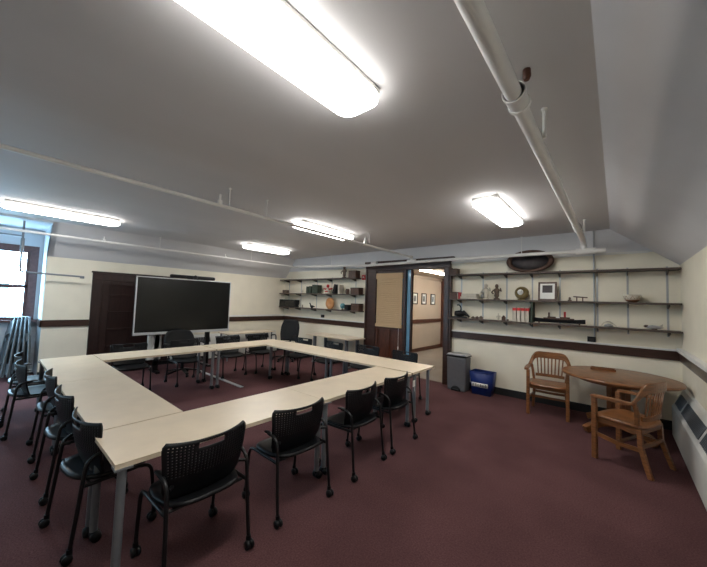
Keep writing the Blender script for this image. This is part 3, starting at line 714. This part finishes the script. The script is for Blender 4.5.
MB().tube([(-.17, 0, .14), (-.05, 0, .13), (.05, 0, .13), (.17, 0, .15)], [.02, .028, .028, .02], 8).build('arms', 'red', t)
MB().box((-.05, -.07, .05), (.05, -.055, .08)).build('sash', 'red', t)
figurine(-5.750, ZL[2], .34, 'bronze', 'tall thin dark figurine on the top left shelf')
figurine(-7.470, ZL[1], .12, 'ivory', 'tiny pale figurine on the left middle shelf')
figurine(-7.610, ZL[0], .11, 'ivory', 'tiny pale figurine right of the black case')
figurine(-7.450, ZL[0], .09, 'bronze', 'tiny brown figurine left of the bird figure')
figurine(-1.73, ZR[0], .13, 'ivory', 'slim little pale statuette on the lowest right shelf')
# round brass clock
t = thing('round_clock', (-1.33, YS, ZR[1]), 'round olive-gold clock with pale face on the right middle shelf', 'clock')
MB().lathe([(0, .04), (.105, .04), (.118, .02), (.118, -.01), (.10, -.03), (.085, -.03), (.08, -.018), (0, -.018)], (0, 0, .13), 28, axis='y').build('case', 'gold', t)
MB().lathe([(0, -.018), (.05, -.018), (.05, -.024), (0, -.024)], (-.02, 0, .145), 24, axis='y').build('face', 'paper', t)
MB().box((-.06, -.03, 0), (.06, .04, .02)).build('foot', 'gold', t, bevel=.004)
MB().box((-.004, -.028, .145), (.0, -.024, .18)).box((-.03, -.028, .143), (.0, -.024, .147)).build('hands', 'blk', t)
# picture frame
def pframe(x, y, z, w_, h, label, lean=-8):
    t = thing('picture_frame', (x, y, z), label, 'picture frame'); t.rotation_euler = (math.radians(lean), 0, 0)
    MB().box((-w_/2, 0, 0), (w_/2, .02, .03)).box((-w_/2, 0, h-.03), (w_/2, .02, h)).box((-w_/2, 0, .03), (-w_/2+.03, .02, h-.03)).box((w_/2-.03, 0, .03), (w_/2, .02, h-.03)).build('frame', 'walnut', t, bevel=.003)
    MB().box((-w_/2+.03, .006, .03), (w_/2-.03, .014, h-.03)).build('mat_board', 'paper', t)
    MB().box((-w_/2+.065, .003, h*.42), (w_/2-.065, .006, h-.06)).build('print', 'art', t)
    return t
pframe(-.92, YB-.20, ZR[1], .28, .33, 'small dark-framed photograph leaning on the right middle shelf')
# trinkets
def trinket(x, z, parts, name, label, cat):
    t = thing(name, (x, YS-.03, z), label, cat)
    for nm, mb, m in parts: mb.build(nm, m, t)
    return t
trinket(-.60, ZR[1], [('base', MB().lathe([(.03, 0), (.03, .015), (.01, .03), (.022, .05), (0, .07)], n=10), 'bronze')], 'carved_ornament', 'small dark carved ornament right of the framed photograph', 'ornament')
trinket(-.46, ZR[1], [('rod', MB().tube([(-.09, 0, .075), (.10, 0, .06)], .010, 7), 'walnut'), ('legs', MB().box((-.05, -.01, 0), (-.035, .01, .075)).box((.03, -.01, 0), (.045, .01, .068)), 'walnut')], 'wooden_model', 'small wooden model on two legs on the right middle shelf', 'model')
t = thing('decorated_bowl', (.185, YS, ZR[1]), 'cream and brown decorated pottery bowl on the right middle shelf', 'bowl')
MB().lathe([(.045, 0), (.07, .02), (.10, .06), (.105, .115), (.098, .115), (.092, .06), (.06, .03), (0, .025)], n=24, sx=1).build('bowl_body', 'ivory', t)
MB().lathe([(.049, .001), (.074, .02), (.09, .04), (.088, .04)], n=24).build('foot_ring', 'oakd', t)
m = MB()
for k in range(8):
    a = 2*PI*k/8; m.tube([(.094*math.cos(a-.25), .094*math.sin(a-.25), .05), (.101*math.cos(a), .101*math.sin(a), .095), (.094*math.cos(a+.25), .094*math.sin(a+.25), .05)], .005, 6)
m.build('painted_pattern', 'oakd', t)
# dark sculpture at the doorway end
t = thing('steam_engine_model', (-2.47, YS, ZR[0]), 'black cast model with raised arm at the doorway end of the lowest right shelf', 'model')
MB().lathe([(.0, -.10), (.05, -.09), (.065, 0), (.05, .09), (0, .10)], (-.02, 0, .09), 14, axis='x').build('body', 'blk', t)
MB().box((-.16, -.07, 0), (.16, .07, .03)).build('base', 'blk', t, bevel=.004)
MB().tube(arc([(0, 0, .12), (.01, 0, .2), (-.02, 0, .26), (-.07, 0, .265)], 4), .014, 7).build('arm', 'blk', t)
MB().tube([(.05, 0, .12), (.19, 0, .035)], [.05, .012], 8).build('nose', 'blk', t)
for k, (x, h, m_, lab) in enumerate(((-2.20, .035, 'bronze', 'low brown block, first right of the black model'), (-2.12, .04, 'walnut', 'brown carved block in the middle of the little row'), (-2.045, .05, 'bronze', 'small brown block beside the second shelf upright'))):
    trinket(x, ZR[0], [('block', MB().box((-.03, -.02, 0), (.03, .02, h)), m_), ('knob', MB().lathe([(.012, h), (.016, h+.012), (0, h+.022)], n=8), m_)], 'carved_block', lab, 'ornament')
trinket(-1.63, ZR[0], [('block', MB().box((-.03, -.025, 0), (.03, .025, .07)), 'walnut'), ('knob', MB().lathe([(.02, .07), (.022, .085), (0, .10)], n=8), 'walnut')], 'carved_block', 'taller brown block left of the cream volumes', 'ornament')
trinket(-1.56, ZR[0], [('block', MB().box((-.015, -.02, 0), (.015, .02, .03)), 'walnut')], 'carved_block', 'tiny brown block just left of the cream volumes', 'ornament')
# ship model
t = thing('ship_model', (-.76, YS-.02, ZR[0]), 'long black ocean liner model with two red-brown funnels on lowest right shelf', 'ship model')
hull = MB(); vs_ = []; N = 16
for i in range(N+1):
    s = i/N; x = -.37+.74*s; wd = .045*math.sin(PI*min(1, max(0, .06+.88*s)))**.5; sh = .075+.02*(2*s-1)**2
    vs_ += [(x, -wd, sh), (x, -wd*.6, .02), (x, wd*.6, .02), (x, wd, sh)]
fs_ = [(0, 1, 2, 3), (4*N, 4*N+3, 4*N+2, 4*N+1)]
for i in range(N):
    for k in range(4): fs_.append((4*i+k, 4*i+(k+1) % 4, 4*i+4+(k+1) % 4, 4*i+4+k))
hull.add(vs_, fs_); hull.build('hull', 'blk', t)
MB().box((-.22, -.028, .075), (.22, .028, .10)).box((-.16, -.022, .10), (-.04, .022, .12)).box((.02, -.022, .10), (.16, .022, .12)).build('deck_house', 'walnut', t)
MB().box((-.03, -.024, .098), (.02, .024, .112)).build('deck_cargo', 'paper', t)
for x, r_, h in ((-.14, .014, .19), (.09, .017, .21)): MB().tube([(x, 0, .11), (x, 0, h)], r_, 10).build('funnel', 'red' if x > 0 else 'walnut', t)
for x in (-.29, .29): MB().box((x-.01, -.02, 0), (x+.01, .02, .03)).build('stand', 'walnut', t)
t = thing('shell_ornament', (-.10, YS, ZR[0]), 'arched pale shell ornament right of the ship model', 'ornament')
MB().tube(arc([(-.09, 0, .015), (-.05, 0, .07), (.01, 0, .085), (.06, 0, .05), (.10, 0, .015)], 4), [.006]*6+[.012]*6+[.006]*5, 8).build('arch', 'ivory', t)
MB().lathe([(0, 0), (.06, 0), (.055, .03), (.02, .05), (0, .052)], (-.0, .03, 0), 14, sy=.5).build('shell_body', 'lid', t)
t = thing('bird_figure', (.42, YS, ZR[0]), 'small grey and brown bird figure near the right end of the lowest shelf', 'figurine')
MB().lathe([(0, -.10), (.018, -.08), (.030, -.02), (.024, .04), (.008, .09), (0, .10)], (0, 0, .035), 12, axis='x').build('body', 'lid', t)
MB().prism([(.03, .04), (.09, .09), (.085, .02)], -.012, .012).build('tail', 'ivory', t)
MB().lathe([(0, -.03), (.02, -.01), (.018, .02), (0, .03)], (-.09, 0, .045), 10, axis='x').build('head', 'walnut', t)
MB().box((-.03, -.015, 0), (.03, .015, .02)).build('base', 'walnut', t)
# left-shelf objects
t = thing('instrument_case', (-8.10, YS-.01, ZL[0]), 'wide black case with glass front at the corner end of the lowest left shelf', 'case')
MB().box((-.39, -.10, 0), (.39, .10, .23)).build('case_body', 'blk', t, bevel=.008)
MB().box((-.355, -.104, .03), (.355, -.10, .20)).build('front_panel', 'screen', t)
for x in (-.12, .12): MB().box((x-.006, -.108, .02), (x+.006, -.10, .215)).build('frame_bar', 'blk', t)
trinket(-8.28, ZL[1], [('box_body', MB().box((-.10, -.05, 0), (.10, .05, .075)), 'shelf'), ('lid', MB().box((-.104, -.054, .076), (.104, .054, .10)), 'shelf')], 'small_box', 'small grey-brown box at the corner end of the left middle shelf', 'box')
t = thing('bird_figure', (-7.020, YS, ZL[0]), 'small black bird figure left of the round wooden plate', 'figurine')
MB().lathe([(0, -.09), (.025, -.06), (.04, 0), (.025, .06), (.006, .13), (0, .14)], (0, 0, .05), 12, axis='x').build('body', 'blk', t)
MB().tube([(-.05, 0, .07), (-.08, 0, .12), (-.10, 0, .15)], [.025, .017, .02], 8).build('neck_and_head', 'blk', t)
MB().box((-.03, -.02, 0), (.03, .02, .02)).build('base', 'blk', t)
t = thing('turned_plate', (-6.260, YS+.0, ZL[0]), 'round orange-brown turned wooden plate standing on the lowest left shelf', 'plate')
MB().lathe([(0, -.01), (.07, -.012), (.075, -.02), (.15, -.025), (.165, -.015), (.165, .01), (.10, .02), (0, .02)], (0, 0, .168), 32, axis='y').build('plate_disc', 'orange', t)
MB().box((-.07, -.03, 0), (.07, .05, .012)).build('stand', 'walnut', t)
t = thing('small_globe', (-5.750, YS-.02, ZL[0]), 'small teal and white globe on the lowest left shelf', 'globe')
MB().lathe([(0, .03)]+[(.075*math.sin(a*PI/10), .11-.075*math.cos(a*PI/10)) for a in range(1, 10)]+[(0, .185)], n=20).build('sphere', 'cyan', t)
MB().lathe([(.05, 0), (.045, .012), (.012, .02), (.01, .04)], n=14).build('base', 'walnut', t)
one('black_cube_box', B((-5.635, YS-.08, ZL[0]), (-5.490, YS+.06, ZL[0]+.15)), 'blk', 'black cube-shaped box between the small globe and the brown box', 'box', bevel=.005)
t = thing('dark_mug', (-5.610, YS, ZL[1]), 'dark mug left of the brown box on the left middle shelf', 'mug')
MB().lathe([(.04, 0), (.05, .02), (.05, .14), (.044, .14), (.044, .02), (0, .015)], n=16).build('mug_body', 'walnut', t)
MB().tube(arc([(-.05, 0, .11), (-.08, 0, .09), (-.08, 0, .05), (-.05, 0, .03)], 4), .007, 6).build('handle', 'walnut', t)
# oval painting on the top shelf
t = thing('oval_painting', (-1.21, YB-.17, ZR[2]), 'oval dark painting in a wide wooden frame on the top right shelf', 'painting')
t.rotation_euler = (math.radians(-14), 0, 0)
MB().lathe([(.30, .01), (.30, -.012), (.335, -.03), (.365, -.028), (.385, -.012), (.385, .015), (.30, .015)], (0, 0, .215), 40, axis='y', sy=.56).build('frame', 'walnut', t)
MB().lathe([(0, .0), (.305, .0), (.305, .008), (0, .008)], (0, 0, .215), 40, axis='y', sy=.56).build('canvas', 'art', t)
# alarm by the doorway
t = thing('fire_alarm', (-5.13, YB, 2.27), 'small red fire alarm on the wall above the left shelf end', 'fire alarm')
MB().box((-.055, -.05, 0), (.055, 0, .13)).build('housing', 'red', t, bevel=.006)
MB().lathe([(0, -.02), (.02, -.018), (.02, 0), (0, 0)], (0, -.05, .07), 12, axis='y').build('lens', 'paper', t)

# ------------------------------------------------------------------ bins
t = thing('step_bin', (-2.44, 6.22, 0), 'tall grey step bin with silver lid beside the doorway post', 'bin')
MB().prism([(-.18, 0), (.18, 0), (.20, .66), (-.20, .66)], -.13, .15).build('bin_body', 'bin', t, bevel=.03)
MB().box((-.21, -.145, .66), (.21, .165, .685)).build('rim', 'blk', t, bevel=.01)
MB().prism([(-.205, .685), (.205, .685), (.17, .72), (-.17, .72)], -.13, .155).build('lid', 'lid', t, bevel=.01)
MB().lathe([(0, -.012), (.10, -.012), (.10, 0), (0, 0)], (0, -.128, .0), 20, axis='y').build('pedal_recess', 'blk', t)
MB().box((-.06, -.18, .02), (.06, -.12, .04)).build('pedal', 'blk', t, bevel=.006)
t = thing('recycling_bin', (-1.98, 6.27, 0), 'blue open recycling bin with a white label strip', 'bin')
def taper(x0, y0, z0, x1, y1, z1, m):  # open frustum, outer and inner
    o_ = [(-x0, -y0, z0), (x0, -y0, z0), (x0, y0, z0), (-x0, y0, z0), (-x1, -y1, z1), (x1, -y1, z1), (x1, y1, z1), (-x1, y1, z1)]
    m.add(o_, [(0, 1, 5, 4), (1, 2, 6, 5), (2, 3, 7, 6), (3, 0, 4, 7), (0, 3, 2, 1)]); return m
taper(.165, .10, 0, .205, .14, .42, MB()).build('bin_body', 'blue', t, solid=.006)
MB().tube([(-.20, -.14, .42), (.20, -.14, .42), (.20, .14, .42), (-.20, .14, .42), (-.20, -.14, .42)], .010, 8).build('rim', 'blue', t)
l = MB(); l.add([(-.17, -.124, .145), (.13, -.124, .145), (.13, -.131, .225), (-.17, -.131, .225)], [(0, 1, 2, 3)])
lb = l.build('label_strip', 'paper', t, solid=.002)
m = MB()
for k in range(6):
    a = -.145+.045*k
    m.box((a, -.1335, .165), (a+.007, -.128, .205)).box((a, -.1335, .165), (a+.025, -.128, .172)).box((a, -.1335, .198), (a+.025, -.128, .205))
    if k % 2: m.box((a+.018, -.1335, .165), (a+.025, -.128, .205))
m.build('printed_marks', 'dark', lb)

# ------------------------------------------------------------------ round oak table and armchairs
t = thing('round_table', (.005, 5.80, 0), 'large round oak pedestal table with polished top in the right corner', 'table')
MB().lathe([(0, .745), (.62, .745), (.645, .752), (.652, .765), (.645, .778), (.63, .781), (0, .781)], n=64).build('tabletop', 'oaktop', t)
MB().lathe([(.640, .744), (.655, .748), (.662, .765), (.655, .778), (.640, .782)], n=64).build('edge_band', 'oak', t)
MB().lathe([(.46, .69), (.47, .69), (.47, .745), (.46, .745)], n=48).build('apron', 'oakd', t)
m = MB().box((-.085, -.085, .12), (.085, .085, .70))
for sx in (-1, 1):
    for sy in (-1, 1): m.box((sx*.10-.028, sy*.10-.028, .12), (sx*.10+.028, sy*.10+.028, .70))
m.box((-.16, -.16, .10), (.16, .16, .17)).build('pedestal', 'oakd', t, bevel=.005)
for k in range(4):
    a = PI/4+k*PI/2; c, s = math.cos(a), math.sin(a)
    MB().bar([(c*.1, s*.1, .13), (c*.28, s*.28, .13), (c*.42, s*.42, .085), (c*.50, s*.50, .045)], .075, .085).build('foot', 'oak', t, bevel=.008)
t = thing('wooden_tray', (-.17, 6.12, .782), 'small flat wooden tray lying on the round oak table', 'tray', rz=.06)
MB().box((-.15, -.07, 0), (.15, .07, .012)).build('tray_base', 'oak', t)
MB().box((-.15, -.07, .012), (.15, -.06, .03)).box((-.15, .06, .012), (.15, .07, .03)).box((-.15, -.06, .012), (-.14, .06, .03)).box((.14, -.06, .012), (.15, .06, .03)).build('tray_rim', 'oakd', t)

def armchair(label):
    t = thing('oak_armchair', (0, 0, 0), label, 'chair', group='oak armchairs by the round table')
    # saddle seat
    m = MB(); n = 40; vs_ = []; fs_ = []
    for i in range(6):
        r = i/5
        for k in range(n):
            a = 2*PI*k/n; c, s_ = math.cos(a), math.sin(a); e = .45
            x = (.255-.02*(s_ < 0)*abs(s_))*math.copysign(abs(c)**e, c)*r; y = .225*math.copysign(abs(s_)**e, s_)*r
            vs_.append((x, y, .452-.016*(1-r*r)+(.006*math.cos(2*a) if r > .5 else 0)))
    for i in range(5):
        for k in range(n): fs_.append((i*n+k, i*n+(k+1) % n, (i+1)*n+(k+1) % n, (i+1)*n+k))
    m.add(vs_, fs_, True); m.build('seat', 'oak', t, solid=.032)
    # apron
    MB().box((-.215, .165, .385), (.215, .185, .437)).box((-.20, -.20, .385), (.20, -.18, .437)).box((-.225, -.19, .385), (-.205, .175, .437)).box((.205, -.19, .385), (.225, .175, .437)).build('apron', 'oak', t)
    # bent arm-and-crest rail: U shape, rising at the back
    def U(n=28):
        pts = []
        for k in range(n+1):
            a = PI*k/n; sn = max(0, math.sin(a))**(2/3); cs = math.cos(a); q_ = min(1, max(0, (sn-.45)/.5)); pts.append((.275*math.copysign(abs(cs)**(2/3), cs), -.03-.235*sn, .675+.175*q_*q_*(3-2*q_)))
        return pts
    back = U(); full = [(.265, .20, .668), (.275, .10, .673)]+back+[(-.275, .10, .673), (-.265, .20, .668)]
    m = MB(); rings = []; P = [Vector(p) for p in full]
    for i, p in enumerate(P):
        d = (P[min(i+1, len(P)-1)]-P[max(i-1, 0)]); d.z = 0; d.normalize(); a = d.cross(Vector((0, 0, 1)))
        b = max(0, (p.z-.675)/.175); hh = .016+.036*b; ww = .030-.016*b
        rings.append([p+a*ww+Vector((0, 0, hh)), p-a*ww+Vector((0, 0, hh)), p-a*ww-Vector((0, 0, hh)), p+a*ww-Vector((0, 0, hh))])
    fs_ = [(3, 2, 1, 0), tuple((len(P)-1)*4+k for k in range(4))]
    for i in range(len(P)-1):
        for k in range(4): fs_.append((i*4+k, i*4+(k+1) % 4, (i+1)*4+(k+1) % 4, (i+1)*4+k))
    m.add([q for r in rings for q in r], fs_); m.build('arm_and_crest_rail', 'oak', t, bevel=.006)
    # lower back rail and slats
    def rp(x): return -.03-.235*max(0, 1-abs(x/.275)**3)**(1/3)
    lowr = [(x, rp(x)*.86+.005, .535) for x in [-.19+.38*k/10 for k in range(11)]]
    MB().bar(lowr, .020, .045).build('lower_rail', 'oak', t)
    for k in range(8):
        x = -.155+.31*k/7; yb = rp(x)*.86+.005; yt = rp(x*1.12)+.004
        zt = .825
        MB().bar([(x, yb, .55), (x*1.12, yt, zt)], .018, .010).build('back_slat', 'oak', t)
    for s_ in (-1, 1):
        MB().bar([(s_*.205, -.165, .437), (s_*.225, -.17, .60), (s_*.238, -.155, .70)], .034, .034).build('back_post', 'oak', t, bevel=.004)
        # front leg carries on as the arm post
        MB().box((s_*.245-.022, .165, 0), (s_*.245+.022, .209, .66)).build('front_leg', 'oak', t, bevel=.004)
        MB().bar([(s_*.205, -.185, .44), (s_*.21, -.19, .28), (s_*.225, -.235, .12), (s_*.235, -.275, 0)], .040, .040).build('rear_leg', 'oak', t, bevel=.004)
        MB().bar([(s_*.24, .18, .265), (s_*.235, 0, .235), (s_*.215, -.19, .235)], .020, .040).build('side_stretcher', 'oak', t)
    MB().bar([(-.21, -.20, .27), (0, -.205, .265), (.21, -.20, .27)], .018, .035).build('rear_stretcher', 'oak', t)
    MB().bar([(-.23, 0, .235), (.23, 0, .235)], .018, .03).build('cross_stretcher', 'oak', t)
    return t
a1 = armchair('oak armchair with slatted back standing against the back wall')
a1.location = (-.85, 5.93, 0); a1.rotation_euler = (0, 0, PI+.06)
a1.scale = (1.07, 1.07, 1.05)
a2 = copy_tree(a1); a2['label'] = 'oak armchair seen from its side, pulled up before the round table'
a2.location = (.08, 4.79, 0); a2.rotation_euler = (0, 0, math.radians(66))
